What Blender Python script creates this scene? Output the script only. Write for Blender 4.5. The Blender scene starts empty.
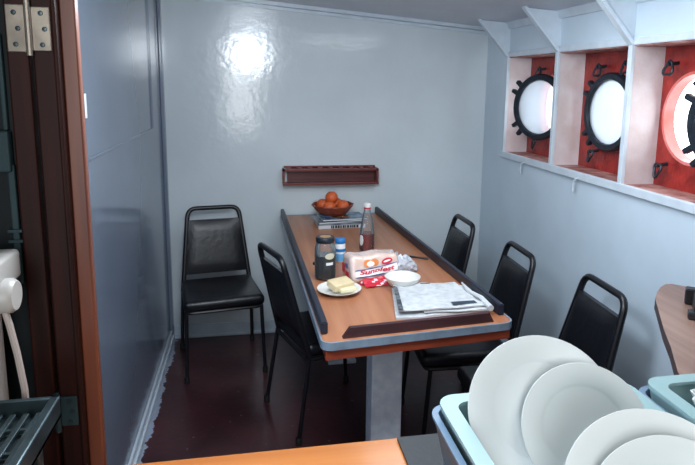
import bpy, bmesh, math, random
from mathutils import Vector, Matrix, Quaternion
random.seed(7)
S = bpy.context.scene
C = S.collection
PI = math.pi

def lin(c):
    return tuple(((v/12.92) if v <= .04045 else ((v+.055)/1.055)**2.4) for v in c)
def rgb(r, g, b): return lin((r/255, g/255, b/255))

# ---------------------------------------------------------------- camera
cam_d = bpy.data.cameras.new('camera'); cam = bpy.data.objects.new('camera', cam_d); C.objects.link(cam)
R_ = Vector((0.98138607, -0.19144837, 0.01512922)); U_ = Vector((0.01750359, 0.16762012, 0.98569626)); F_ = Vector((0.19124591, 0.96708377, -0.16785108))
m = Matrix((R_, U_, -F_)).transposed().to_4x4(); m.translation = Vector((0, 0, 1.6)); cam.matrix_world = m
cam_d.sensor_width = 36; cam_d.lens = 603.456/695*36
cam_d.shift_x = (347.5-369.417)/695; cam_d.shift_y = (186.522-232.5)/695
cam_d.clip_start = .02
S.camera = cam

# ---------------------------------------------------------------- world, lights, exposure
w = bpy.data.worlds.new('sky'); S.world = w; w.use_nodes = True
bg = w.node_tree.nodes['Background']; bg.inputs[0].default_value = (.86, .96, 1.0, 1); bg.inputs[1].default_value = 4.0
def area(name, loc, target, sx, sy, power, col):
    d = bpy.data.lights.new(name, 'AREA'); d.shape = 'RECTANGLE'; d.size = sx; d.size_y = sy; d.energy = power; d.color = col
    o = bpy.data.objects.new(name, d); C.objects.link(o); o.location = loc
    o.rotation_euler = (Vector(target)-Vector(loc)).to_track_quat('-Z', 'Y').to_euler(); return o
area('galley_window_light', (-.22, -1.0, 1.62), (-.1, 3.8, 1.6), .54, 1.25, 24, (.93, .97, 1.0))
area('galley_fill_area', (.55, -.1, 2.14), (.6, .1, 0), .5, .9, 5, (1.0, .95, .88))  # added fill above the counter, no fixture known there
d = bpy.data.lights.new('mess_fill_point', 'POINT'); d.energy = 50; d.shadow_soft_size = .17; d.color = (.84, .92, 1.0)  # added unseen fill to lift the ceiling and walls
o = bpy.data.objects.new('mess_fill_point', d); C.objects.link(o); o.location = (.0, 1.22, 1.88)
area('mess_fill_area', (.9, 2.0, 1.985), (.95, 2.0, 0), .7, .9, 14, (.88, .95, 1.0))  # added fill for the right wall and low parts, no real panel
S.view_settings.view_transform = 'Standard'; S.view_settings.look = 'None'
S.view_settings.exposure = 0.2; S.view_settings.gamma = 1.0; S.view_settings.use_curve_mapping = False

# ---------------------------------------------------------------- materials
def P(nt): return nt.nodes['Principled BSDF']
def mat(name, col, rough=.5, metal=0, var=0, vscale=8, bump=0, bscale=60, coat=0, col2=None, spec=.5, detail=4):
    mt = bpy.data.materials.new(name); mt.use_nodes = True; nt = mt.node_tree; p = P(nt)
    c1 = (*rgb(*col), 1); p.inputs['Base Color'].default_value = c1
    p.inputs['Roughness'].default_value = rough; p.inputs['Metallic'].default_value = metal
    p.inputs['Specular IOR Level'].default_value = spec
    p.inputs['Coat Weight'].default_value = coat; p.inputs['Coat Roughness'].default_value = .08
    tc = nt.nodes.new('ShaderNodeTexCoord')
    if var or col2:
        n = nt.nodes.new('ShaderNodeTexNoise'); n.inputs['Scale'].default_value = vscale; n.inputs['Detail'].default_value = detail
        nt.links.new(tc.outputs['Object'], n.inputs['Vector'])
        r = nt.nodes.new('ShaderNodeValToRGB'); r.color_ramp.elements[0].position = .35; r.color_ramp.elements[1].position = .68
        c2 = (*rgb(*col2), 1) if col2 else (*[min(1, v*(1+var)) for v in c1[:3]], 1)
        r.color_ramp.elements[0].color = c1 if col2 else (*[v*(1-var) for v in c1[:3]], 1); r.color_ramp.elements[1].color = c2
        nt.links.new(n.outputs['Fac'], r.inputs['Fac']); nt.links.new(r.outputs['Color'], p.inputs['Base Color'])
    if bump:
        n = nt.nodes.new('ShaderNodeTexNoise'); n.inputs['Scale'].default_value = bscale; n.inputs['Detail'].default_value = 3
        nt.links.new(tc.outputs['Object'], n.inputs['Vector'])
        b = nt.nodes.new('ShaderNodeBump'); b.inputs['Strength'].default_value = bump; b.inputs['Distance'].default_value = .01
        nt.links.new(n.outputs['Fac'], b.inputs['Height']); nt.links.new(b.outputs['Normal'], p.inputs['Normal'])
    return mt
def wood(name, c1, c2, rough=.35, axis='Y', scale=10, coat=0):
    mt = bpy.data.materials.new(name); mt.use_nodes = True; nt = mt.node_tree; p = P(nt)
    tc = nt.nodes.new('ShaderNodeTexCoord'); mp = nt.nodes.new('ShaderNodeMapping')
    sc = [scale*6]*3; sc['XYZ'.index(axis)] = scale*.35; mp.inputs['Scale'].default_value = sc
    n = nt.nodes.new('ShaderNodeTexNoise'); n.inputs['Scale'].default_value = 1; n.inputs['Detail'].default_value = 5
    r = nt.nodes.new('ShaderNodeValToRGB'); r.color_ramp.elements[0].position = .3; r.color_ramp.elements[1].position = .7
    r.color_ramp.elements[0].color = (*rgb(*c1), 1); r.color_ramp.elements[1].color = (*rgb(*c2), 1)
    L = nt.links.new
    L(tc.outputs['Object'], mp.inputs['Vector']); L(mp.outputs['Vector'], n.inputs['Vector']); L(n.outputs['Fac'], r.inputs['Fac']); L(r.outputs['Color'], p.inputs['Base Color'])
    p.inputs['Roughness'].default_value = rough; p.inputs['Coat Weight'].default_value = coat; p.inputs['Coat Roughness'].default_value = .1
    return mt
def glass(name, tint=(1, 1, 1), alpha=.12, rough=.05):
    mt = bpy.data.materials.new(name); mt.use_nodes = True; nt = mt.node_tree; p = P(nt); out = nt.nodes['Material Output']
    p.inputs['Base Color'].default_value = (*tint, 1); p.inputs['Roughness'].default_value = rough
    t = nt.nodes.new('ShaderNodeBsdfTransparent'); mx = nt.nodes.new('ShaderNodeMixShader'); fr = nt.nodes.new('ShaderNodeFresnel'); ad = nt.nodes.new('ShaderNodeMath'); ad.operation = 'ADD'; ad.use_clamp = True
    ad.inputs[1].default_value = alpha; L = nt.links.new
    L(fr.outputs[0], ad.inputs[0]); L(ad.outputs[0], mx.inputs[0]); L(t.outputs[0], mx.inputs[1]); L(p.outputs[0], mx.inputs[2]); L(mx.outputs[0], out.inputs['Surface'])
    return mt

M = {}
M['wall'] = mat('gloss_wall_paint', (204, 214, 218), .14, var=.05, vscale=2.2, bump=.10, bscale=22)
M['wall_side'] = mat('gloss_wall_paint_shaded', (112, 123, 140), .14, var=.06, vscale=2, bump=.02, bscale=9)  # darker copy of the wall paint, dim glancing light put into its colour
M['wall_r'] = mat('hull_wall_paint', (196, 212, 224), .32, var=.05, vscale=3, bump=.06, bscale=30)
M['trim'] = mat('trim_paint', (196, 208, 218), .3, var=.06, vscale=14, bump=.08, bscale=50)
M['ceil'] = mat('ceiling_paint', (192, 194, 204), .35, var=.05, vscale=4, bump=.06, bscale=30)
M['niche'] = mat('niche_paint', (212, 204, 206), .45, vscale=9, col2=(196, 180, 178), bump=.15, bscale=70)
M['niche_rust'] = mat('niche_worn_paint', (188, 146, 138), .5, vscale=16, col2=(120, 60, 56), bump=.3, bscale=70)
M['red'] = mat('red_primer', (120, 26, 24), .4, vscale=14, col2=(164, 46, 38), bump=.3, bscale=60)
M['spigot'] = mat('red_lead', (206, 92, 80), .4, vscale=10, col2=(222, 130, 126))
M['iron'] = mat('dark_iron', (34, 42, 52), .38, metal=.3, var=.3, vscale=30, bump=.2, bscale=90)
M['floor'] = None
M['table'] = wood('table_laminate', (156, 98, 66), (180, 124, 90), .34, 'Y', 5)
M['apron'] = wood('table_apron', (122, 48, 30), (160, 72, 44), .35, 'X', 8)
M['fiddle'] = mat('dark_fiddle', (30, 36, 50), .4, var=.2, vscale=20)
M['fiddle_brown'] = wood('brown_fiddle', (48, 28, 32), (70, 40, 42), .4, 'X', 8)
M['band'] = mat('metal_band', (146, 164, 180), .3, metal=.4, var=.15, vscale=20, bump=.08, bscale=60)
M['pillar'] = mat('pillar_paint', (206, 214, 224), .45, vscale=26, col2=(228, 234, 240), bump=.1)
M['vinyl'] = mat('black_vinyl', (12, 14, 20), .36, bump=.12, bscale=35)
M['tube'] = mat('black_tube', (14, 15, 20), .35)
M['rubber'] = mat('rubber', (12, 12, 13), .7)
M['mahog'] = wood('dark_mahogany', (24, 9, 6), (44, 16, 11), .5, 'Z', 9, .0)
M['mahog_lit'] = wood('mahogany_lit_moulding', (84, 40, 26), (112, 60, 38), .35, 'Z', 9, .1)  # lighter copy of the mahogany, the lit tone painted into the wood
M['rack'] = wood('rack_mahogany', (88, 34, 34), (122, 58, 52), .35, 'X', 9)
M['rack_dark'] = wood('rack_back', (70, 30, 32), (96, 46, 44), .4, 'X', 9)
M['counter'] = wood('counter_wood', (152, 86, 30), (174, 106, 44), .3, 'X', 5, .2)
M['black'] = mat('black_mat', (26, 30, 34), .6, bump=.1)
M['tub'] = mat('blue_grey_plastic', (96, 120, 142), .4)
M['mint'] = mat('mint_plastic', (134, 164, 166), .35)
M['plate'] = mat('white_plate', (206, 212, 212), .35)
M['china'] = mat('white_china', (216, 216, 210), .3)
M['steel'] = mat('brushed_steel', (150, 140, 128), .3, metal=.9, var=.2, vscale=30)
M['steel_dark'] = mat('dull_steel', (60, 74, 78), .3, metal=.7, var=.3, vscale=25)
M['teal'] = mat('green_grey_bolt', (38, 54, 58), .45, var=.15)
M['door_panel'] = mat('dark_green_panel', (10, 17, 19), .5, var=.2)
M['appliance'] = mat('white_plastic', (160, 157, 152), .4)
M['cord'] = mat('grey_cord', (150, 138, 132), .5)
M['glass'] = glass('clear_glass', (.4, .45, .47), .05)
M['pane'] = glass('porthole_glass', (.85, .9, .95), .3, .15)
M['syrup'] = mat('dark_coffee', (16, 15, 22), .12, coat=.5)
M['sauce'] = mat('red_sauce', (138, 34, 30), .2, coat=.5)
M['label'] = mat('paper_label', (196, 192, 168), .5)
M['gold'] = mat('gold_lid', (170, 130, 84), .35, metal=.3)
M['blue'] = mat('blue_cap', (36, 112, 176), .4)
M['lblue'] = mat('pale_blue_label', (96, 164, 208), .45)
M['white'] = mat('white_label', (220, 222, 222), .45)
M['butter'] = mat('butter', (214, 196, 156), .45, var=.05, vscale=30)
M['butter2'] = mat('soft_butter', (216, 206, 172), .4, var=.05, vscale=30)
M['orange'] = mat('orange_peel', (204, 92, 42), .42, bump=.2, bscale=220)
M['basket'] = mat('amber_basket', (138, 66, 46), .35, var=.25, vscale=60, bump=.5, bscale=120)
M['redp'] = mat('red_print', (196, 36, 58), .3)
M['orangep'] = mat('orange_print', (214, 130, 70), .35)
M['bread'] = mat('wrapped_bread', (206, 176, 160), .22, vscale=14, col2=(216, 200, 198), bump=.3, bscale=40, coat=.6)
M['whitep'] = mat('white_print', (236, 232, 232), .25)
M['bluep'] = mat('blue_print', (86, 104, 150), .3)
M['crinkle'] = glass('crinkled_film', (.75, .8, .88), .42, .12)
M['knife'] = mat('black_handle', (22, 22, 26), .4)
M['shelf'] = wood('shelf_wood', (120, 92, 82), (152, 122, 108), .4, 'Y', 5)
M['shelf_edge'] = mat('shelf_edge_wood', (70, 58, 60), .5, var=.15, vscale=20)
M['galley'] = mat('galley_paint', (150, 156, 160), .6)
M['hook'] = mat('hook_white', (196, 206, 214), .35)

for q_ in ('mahog', 'door_panel', 'teal'): P(M[q_].node_tree).inputs['Specular IOR Level'].default_value = .15
# floor: glossy maroon paint, worn specks and a ragged strip of white paint along the left wall
mt = bpy.data.materials.new('maroon_floor_paint'); mt.use_nodes = True; nt = mt.node_tree; p = P(nt); L = nt.links.new
tc = nt.nodes.new('ShaderNodeTexCoord'); n1 = nt.nodes.new('ShaderNodeTexNoise'); n1.inputs['Scale'].default_value = 3; n1.inputs['Detail'].default_value = 6
r1 = nt.nodes.new('ShaderNodeValToRGB'); r1.color_ramp.elements[0].color = (*rgb(50, 24, 28), 1); r1.color_ramp.elements[1].color = (*rgb(76, 38, 42), 1); r1.color_ramp.elements[0].position = .35; r1.color_ramp.elements[1].position = .7
n2 = nt.nodes.new('ShaderNodeTexNoise'); n2.inputs['Scale'].default_value = 38; n2.inputs['Detail'].default_value = 2
r2 = nt.nodes.new('ShaderNodeValToRGB'); r2.color_ramp.elements[0].position = .70; r2.color_ramp.elements[1].position = .76
mx = nt.nodes.new('ShaderNodeMix'); mx.data_type = 'RGBA'; mx.inputs[7].default_value = (*rgb(120, 104, 108), 1)
sx = nt.nodes.new('ShaderNodeSeparateXYZ'); n3 = nt.nodes.new('ShaderNodeTexNoise'); n3.inputs['Scale'].default_value = 22; n3.inputs['Detail'].default_value = 4
ml = nt.nodes.new('ShaderNodeMath'); ml.operation = 'MULTIPLY_ADD'; ml.inputs[1].default_value = .09; lt = nt.nodes.new('ShaderNodeMath'); lt.operation = 'LESS_THAN'
lt.inputs[1].default_value = -.428
mx2 = nt.nodes.new('ShaderNodeMix'); mx2.data_type = 'RGBA'; mx2.inputs[7].default_value = (*rgb(150, 160, 178), 1)
for n in (n1, n2, n3): L(tc.outputs['Object'], n.inputs['Vector'])
L(tc.outputs['Object'], sx.inputs[0]); L(n1.outputs['Fac'], r1.inputs[0]); L(n2.outputs['Fac'], r2.inputs[0])
L(r2.outputs['Color'], mx.inputs[0]); L(r1.outputs['Color'], mx.inputs[6])
L(n3.outputs['Fac'], ml.inputs[0]); L(sx.outputs['X'], ml.inputs[2]); L(ml.outputs[0], lt.inputs[0]); L(lt.outputs[0], mx2.inputs[0]); L(mx.outputs[2], mx2.inputs[6]); L(mx2.outputs[2], p.inputs['Base Color'])
p.inputs['Roughness'].default_value = .3
b = nt.nodes.new('ShaderNodeBump'); b.inputs['Strength'].default_value = .12; b.inputs['Distance'].default_value = .01; L(n3.outputs['Fac'], b.inputs['Height']); L(b.outputs['Normal'], p.inputs['Normal'])
M['floor'] = mt

def newsprint(name, base, ink, lines=95, cols=2.5, photo=False, ax=0):
    # columns of tiny text lines broken into words
    mt = bpy.data.materials.new(name); mt.use_nodes = True; nt = mt.node_tree; p = P(nt); L = nt.links.new
    tc = nt.nodes.new('ShaderNodeTexCoord')
    br = nt.nodes.new('ShaderNodeTexBrick'); br.inputs['Scale'].default_value = 1; br.inputs['Brick Width'].default_value = .012; br.inputs['Row Height'].default_value = .0052
    br.inputs['Mortar Size'].default_value = .0016; br.inputs['Color1'].default_value = (0, 0, 0, 1); br.inputs['Color2'].default_value = (.35, .35, .35, 1); br.inputs['Mortar'].default_value = (1, 1, 1, 1)
    n = nt.nodes.new('ShaderNodeTexNoise'); n.inputs['Scale'].default_value = 34; r = nt.nodes.new('ShaderNodeValToRGB'); r.color_ramp.elements[0].position = .40; r.color_ramp.elements[1].position = .62
    mxa = nt.nodes.new('ShaderNodeMix'); mxa.data_type = 'RGBA'; mxa.inputs[6].default_value = (1, 1, 1, 1)
    mxb = nt.nodes.new('ShaderNodeMix'); mxb.data_type = 'RGBA'; mxb.inputs[6].default_value = (*rgb(*ink), 1); mxb.inputs[7].default_value = (*rgb(*base), 1)
    L(tc.outputs['Object'], br.inputs['Vector']); L(tc.outputs['Object'], n.inputs['Vector']); L(n.outputs['Fac'], r.inputs[0]); L(r.outputs['Color'], mxa.inputs[0]); L(br.outputs['Color'], mxa.inputs[7]); L(mxa.outputs[2], mxb.inputs[0]); L(mxb.outputs[2], p.inputs['Base Color'])
    p.inputs['Roughness'].default_value = .7
    return mt
M['news'] = newsprint('newsprint', (196, 200, 202), (112, 120, 132))
M['paper'] = mat('paper_edges', (192, 196, 198), .7)
M['newsphoto'] = mat('printed_photo', (18, 26, 38), .5, vscale=60, col2=(120, 128, 134))
M['ad'] = mat('printed_panel', (52, 68, 82), .6, vscale=40, col2=(30, 40, 54))
M['cover_blue'] = mat('magazine_cover_blue', (50, 84, 118), .25, vscale=14, col2=(118, 150, 170))
M['cover_brown'] = mat('magazine_cover_brown', (78, 46, 44), .25, vscale=16, col2=(150, 112, 86))
M['cover_grey'] = mat('magazine_cover_grey', (56, 66, 80), .3, vscale=18, col2=(150, 156, 164))
M['cover_red'] = mat('magazine_cover_red', (150, 40, 50), .3, vscale=16, col2=(178, 70, 70))
M['black_print'] = mat('black_print', (18, 20, 26), .5)

# ---------------------------------------------------------------- mesh helpers
def obj(name, bm, m, parent=None, smooth=False, auto=True):
    me = bpy.data.meshes.new(name); bmesh.ops.recalc_face_normals(bm, faces=bm.faces); bm.to_mesh(me); bm.free()
    if isinstance(m, (list, tuple)):
        for x in m: me.materials.append(x)
    else: me.materials.append(m)
    if smooth:
        for q in me.polygons: q.use_smooth = True
        try: me.set_sharp_from_angle(angle=math.radians(40))
        except Exception: pass
    o = bpy.data.objects.new(name, me); C.objects.link(o)
    if parent: o.parent = parent
    return o
def thing(name, label, cat, loc=(0, 0, 0), rz=0, group=None):
    o = bpy.data.objects.new(name, None); C.objects.link(o); o.location = loc; o.rotation_euler = (0, 0, rz); o.empty_display_size = .05
    o['label'] = label; o['category'] = cat
    if group: o['group'] = group
    return o
def tag(o, label, cat, group=None):
    o['label'] = label; o['category'] = cat
    if group: o['group'] = group
    return o
def struct(name, bm, m, parent=None, smooth=False):
    o = obj(name, bm, m, parent, smooth)
    if not parent: o['kind'] = 'structure'
    return o
def NB(): return bmesh.new()
def box(bm, x0, x1, y0, y1, z0, z1, bev=0, seg=2, M4=None, mi=0):
    r = bmesh.ops.create_cube(bm, size=1); vs = r['verts']
    for v in vs: v.co = Vector(((x0+x1)/2+v.co.x*(x1-x0), (y0+y1)/2+v.co.y*(y1-y0), (z0+z1)/2+v.co.z*(z1-z0)))
    fs = {f for v in vs for f in v.link_faces}
    if bev:
        es = {e for v in vs for e in v.link_edges}
        r = bmesh.ops.bevel(bm, geom=list(es), offset=bev, segments=seg, profile=.5, affect='EDGES')
        vs = list({v for f in r['faces'] for v in f.verts} | {v for v in vs if v.is_valid}); fs = {f for v in vs for f in v.link_faces}
    for f in fs: f.material_index = mi
    if M4 is not None:
        for v in vs: v.co = M4 @ v.co
    return vs
def tube(bm, pts, r, seg=10, closed=False, caps=True, squash=1):
    pts = [Vector(p) for p in pts]; n = len(pts); rings = []
    rr = r if isinstance(r, (list, tuple)) else [r]*n
    t0 = (pts[1]-pts[0]).normalized(); up = Vector((0, 0, 1)) if abs(t0.z) < .9 else Vector((0, 1, 0)); nrm = (up-t0*up.dot(t0)).normalized(); tp = t0
    for i in range(n):
        if closed: t = (pts[(i+1) % n]-pts[i-1]).normalized()
        else: t = (pts[min(i+1, n-1)]-pts[max(i-1, 0)]).normalized()
        q = tp.rotation_difference(t); nrm = q @ nrm; nrm = (nrm-t*nrm.dot(t)).normalized(); tp = t; bn = t.cross(nrm)
        rings.append([bm.verts.new(pts[i]+(nrm*math.cos(2*PI*k/seg)+bn*math.sin(2*PI*k/seg)*squash)*rr[i]) for k in range(seg)])
    for i in range(n if closed else n-1):
        a, b2 = rings[i], rings[(i+1) % n]
        for k in range(seg): bm.faces.new((a[k], a[(k+1) % seg], b2[(k+1) % seg], b2[k]))
    if caps and not closed: bm.faces.new(rings[0][::-1]); bm.faces.new(rings[-1])
def lathe(bm, prof, seg=32, c=(0, 0, 0), M4=None, wob=None, mi=0):
    rings = []
    for (r, z) in prof:
        ring = []
        for k in range(seg):
            a = 2*PI*k/seg; rr = r*(wob(a, z) if wob else 1)
            co = Vector((c[0]+rr*math.cos(a), c[1]+rr*math.sin(a), c[2]+z)); ring.append(bm.verts.new(M4 @ co if M4 is not None else co))
        rings.append(ring)
    for i in range(len(rings)-1):
        for k in range(seg):
            f = bm.faces.new((rings[i][k], rings[i][(k+1) % seg], rings[i+1][(k+1) % seg], rings[i+1][k])); f.material_index = mi
    if prof[0][0] > 1e-6 and prof[0] != prof[-1]: bm.faces.new(rings[0][::-1]).material_index = mi   # base only; profiles end open or on the axis
    bmesh.ops.remove_doubles(bm, verts=[v for r_ in rings for v in r_], dist=1e-6)
def prism(bm, poly, z0, z1, fn=None, mi=0):
    # poly: list of (x,y); extruded z0..z1; fn maps (x,y,z)->Vector
    g = fn or (lambda x, y, z: Vector((x, y, z)))
    a = [bm.verts.new(g(x, y, z0)) for x, y in poly]; b2 = [bm.verts.new(g(x, y, z1)) for x, y in poly]; n = len(poly)
    fs = [bm.faces.new(a[::-1]), bm.faces.new(b2)]
    for i in range(n): fs.append(bm.faces.new((a[i], a[(i+1) % n], b2[(i+1) % n], b2[i])))
    for f in fs: f.material_index = mi
    return a+b2
def rrect(x0, x1, y0, y1, r, seg=6):
    o = []
    for cx, cy, a0 in ((x1-r, y1-r, 0), (x0+r, y1-r, 90), (x0+r, y0+r, 180), (x1-r, y0+r, 270)):
        for k in range(seg+1):
            a = math.radians(a0+90*k/seg); o.append((cx+r*math.cos(a), cy+r*math.sin(a)))
    return o
def arc_corner(p0, p1, p2, r, seg=5):
    p0, p1, p2 = map(Vector, (p0, p1, p2)); a = p1+(p0-p1).normalized()*r; c = p1+(p2-p1).normalized()*r
    return [((1-t)**2*a+2*t*(1-t)*p1+t*t*c) for t in [k/seg for k in range(seg+1)]]

# ---------------------------------------------------------------- the room
XL, XR, YB, YP = -.514, 1.51, 3.769, .95
def cz(x): return 2.082-.078*x
bm = NB(); box(bm, -1.4, 2.1, -1.6, YB+.08, -.05, 0); struct('floor', bm, M['floor'])
bm = NB(); box(bm, XL-.08, XR+.1, YB, YB+.06, 0, 2.2); struct('wall_back', bm, M['wall'])
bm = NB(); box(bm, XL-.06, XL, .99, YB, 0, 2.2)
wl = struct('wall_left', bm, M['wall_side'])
bm = NB(); prism(bm, [(XL-.1, cz(XL-.1)), (XR+.3, cz(XR+.3)), (XR+.3, 2.3), (XL-.1, 2.3)], YP-.02, YB+.06, lambda x, y, z: Vector((x, z, y))); struct('ceiling', bm, M['ceil'])
# left wall details
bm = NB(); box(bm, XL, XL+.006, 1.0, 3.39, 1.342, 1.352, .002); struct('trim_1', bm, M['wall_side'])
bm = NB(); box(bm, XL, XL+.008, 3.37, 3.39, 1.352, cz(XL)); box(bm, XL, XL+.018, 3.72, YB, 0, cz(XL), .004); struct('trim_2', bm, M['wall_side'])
bm = NB(); box(bm, XL, XL+.012, 1.0, YB, 0, .065, .003); box(bm, XL+.012, XL+.024, 1.0, YB, 0, .035, .004); struct('baseboard_left', bm, M['trim'])
bm = NB(); box(bm, XL+.02, XR, YB-.014, YB, 0, .085, .004); box(bm, XL+.02, XR, YB-.03, YB-.012, 0, .02, .004); struct('baseboard_back', bm, M['trim'])
bm = NB()
for dz, th, z0 in ((.0, .03, .022), (.026, .016, .018)):
    prism(bm, [(XL, cz(XL)-dz), (XR, cz(XR)-dz), (XR, cz(XR)-dz-z0), (XL, cz(XL)-dz-z0)], YB-th, YB, lambda x, y, z: Vector((x, z, y)))
struct('trim_3', bm, M['trim'])
# right wall: low wall, corner piece, band over the niches
DIV = [3.43, 2.83, 2.23, 1.63, 1.03]; HX = 1.65; Z0, Z1 = 1.205, 1.768
bm = NB(); box(bm, XR, XR+.25, .95, YB, 0, 1.175); box(bm, XR, XR+.25, 3.442, YB, 1.175, 2.2); box(bm, XR, XR+.25, .95, 3.442, Z1, 2.2)
struct('wall_right', bm, M['wall_r'])
bm = NB(); box(bm, XR-.018, XR+.0, .99, 3.45, 1.172, Z0+.004, .004); box(bm, XR-.008, XR, .99, 3.45, Z1, Z1+.03, .003); struct('trim_4', bm, M['trim'])
bm = NB(); prism(bm, [(XR-.03, cz(XR-.03)), (XR, cz(XR)), (XR, cz(XR)-.035), (XR-.012, cz(XR)-.035)], .95, YB, lambda x, y, z: Vector((x, z, y))); struct('trim_5', bm, M['trim'])
bm = NB()
for y in DIV: box(bm, XR-.014, XR+.004, y-.013, y+.013, 1.18, Z1+.002, .003)
struct('trim_6', bm, M['trim'])
bm = NB()
for y in DIV: box(bm, XR+.002, HX, y-.011, y+.011, 1.19, Z1+.002)
struct('trim_7', bm, M['niche'])
bm = NB(); box(bm, XR-.002, HX+.001, .99, 3.44, 1.17, Z0); box(bm, XR-.002, HX+.001, .99, 3.44, Z1-.004, Z1+.02); struct('trim_8', bm, M['niche_rust'])
# deck knees over each divider
for i, y in enumerate(DIV[:4]):
    bm = NB(); f = lambda x, yy, z: Vector((x, z, yy)); a, b2 = XR-.195, cz(XR-.195)
    prism(bm, [(a, b2-.004), (XR+.002, cz(XR)), (XR+.002, Z1)], y-.004, y+.004, f)
    prism(bm, [(a-.014, b2), (a+.006, b2), (XR+.004, Z1+.004), (XR-.014, Z1)], y-.016, y+.016, f)
    struct('trim_%d' % (9+i), bm, M['trim'])
# hull plates with portholes
HOLES = [3.12, 2.52, 2.02, 1.35]; HZ = 1.487; HR = .168
for i, hy in enumerate(HOLES):
    yh, yl = DIV[i]-.0, DIV[i+1]+.0
    bm = NB(); N = 48
    def hullplate(x):
        inner, outer = [], []
        for k in range(N):
            a = 2*PI*k/N; dy, dz = math.cos(a), math.sin(a); inner.append(bm.verts.new((x, hy+HR*dy, HZ+HR*dz)))
            ts = []
            if dy > 1e-9: ts.append((yh-hy)/dy)
            if dy < -1e-9: ts.append((yl-hy)/dy)
            if dz > 1e-9: ts.append((Z1-HZ)/dz)
            if dz < -1e-9: ts.append((1.19-HZ)/dz)
            t = min(ts); outer.append(bm.verts.new((x, hy+dy*t, HZ+dz*t)))
        for k in range(N): bm.faces.new((inner[k], inner[(k+1) % N], outer[(k+1) % N], outer[k]))
        # corner fills
        for (cy_, cz_) in ((yh, Z1), (yl, Z1), (yl, 1.19), (yh, 1.19)):
            best = None
            for k in range(N):
                o1, o2 = outer[k].co, outer[(k+1) % N].co
                if abs(o1.y-o2.y) > 1e-6 and abs(o1.z-o2.z) > 1e-6 and min(o1.y, o2.y)-1e-6 <= cy_ <= max(o1.y, o2.y)+1e-6 and min(o1.z, o2.z)-1e-6 <= cz_ <= max(o1.z, o2.z)+1e-6:
                    bm.faces.new((outer[k], outer[(k+1) % N], bm.verts.new((x, cy_, cz_))))
        return inner
    hullplate(HX)
    wn = bpy.data.objects.new('window_%d' % (i+1), None)
    me = bpy.data.meshes.new('window'); bmesh.ops.recalc_face_normals(bm, faces=bm.faces); bm.to_mesh(me); bm.free(); me.materials.append(M['red'])
    wn = bpy.data.objects.new('window_%d' % (i+1), me); C.objects.link(wn); wn['kind'] = 'structure'
    bm = NB(); Mx = Matrix.Translation((HX, hy, HZ)) @ Matrix.Rotation(PI/2, 4, 'Y')
    lathe(bm, [(HR, -.004), (HR+.012, -.004), (HR+.012, .045), (HR, .045), (HR, -.004)], 48, M4=Mx)
    obj('spigot_ring', bm, M['spigot'], wn, True)
    # hinged port: local frame, disc in the local YZ plane, hinge at local y = -.19
    ang = [22, 4, 12, 5][i]; hinge = (HX-.022, hy-(.45 if i == 2 else .185), HZ)
    Hm = Matrix.Translation(hinge) @ Matrix.Rotation(math.radians(ang), 4, 'Z') @ Matrix.Translation((0, .185, 0)) @ Matrix.Rotation(PI/2, 4, 'Y')
    bm = NB(); lathe(bm, [(.146, -.012), (.150, -.018), (.172, -.018), (.181, -.006), (.181, .012), (.146, .012), (.146, -.012)], 56, M4=Hm)
    for adeg in (50, 122, 238, 310):      # forked lugs, rotated so they sit upper and lower
        for d in (-8, 8):
            a = math.radians(adeg+d); q = Hm @ Matrix.Rotation(a, 4, 'Z')
            box(bm, .172, .216, -.0105, .0105, -.013, .013, .003, 1, q)
    q = Hm @ Matrix.Rotation(-PI/2, 4, 'Z'); box(bm, .17, .205, -.05, .05, -.010, .010, .003, 1, q)
    fr = obj('port_frame', bm, M['iron'], wn, True)
    bm = NB(); lathe(bm, [(0, -.002), (.147, -.002), (.147, .004), (0, .004)], 48, M4=Hm); obj('port_glass', bm, M['pane'], fr)
    # swing bolts with open ring nuts
    for (dy, dz, rot) in ((.115, .215, .5), (.125, -.215, -.4), (-.10, .225, .2)):
        if hy+dy > yh-.02: dy = yh-.03-hy
        bx, by, bz = HX-.03, hy+dy, HZ+dz*.93
        bm = NB(); tube(bm, [(HX, by, bz+.012), (HX-.05, by, bz+.004)], .0075, 8)
        pts = []
        for k in range(18):
            a = 2*PI*k/18; rr = .021*(1-.22*math.cos(3*a)); pts.append((bx-.014+.006*math.sin(a), by+rr*math.cos(a+rot), bz-.012+rr*1.25*math.sin(a+rot)))
        tube(bm, pts, .0055, 8, True); obj('swing_bolt', bm, M['iron'], wn, True)
# sill hooks
for k, (hy, lab) in enumerate(((3.13, 'small white curved hook below the corner porthole'), (2.56, 'small white curved hook below the middle porthole'))):
    bm = NB(); x = XR-.012; pts = [(x, hy-.035, 1.183), (x-.012, hy-.02, 1.180), (x-.016, hy-.004, 1.168), (x-.016, hy+.004, 1.145), (x-.012, hy+.004, 1.115)]
    tube(bm, pts, .0045, 8); tag(obj('hook', bm, M['hook'], None, True), lab, 'hook', 'hooks under the porthole sill')
# little white catch on left wall
bm = NB(); box(bm, XL, XL+.005, 2.055, 2.068, 1.478, 1.556, .002); tag(obj('wall_catch', bm, M['white']), 'small white strip fixed on left wall beside the door frame', 'wall strip')

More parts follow.
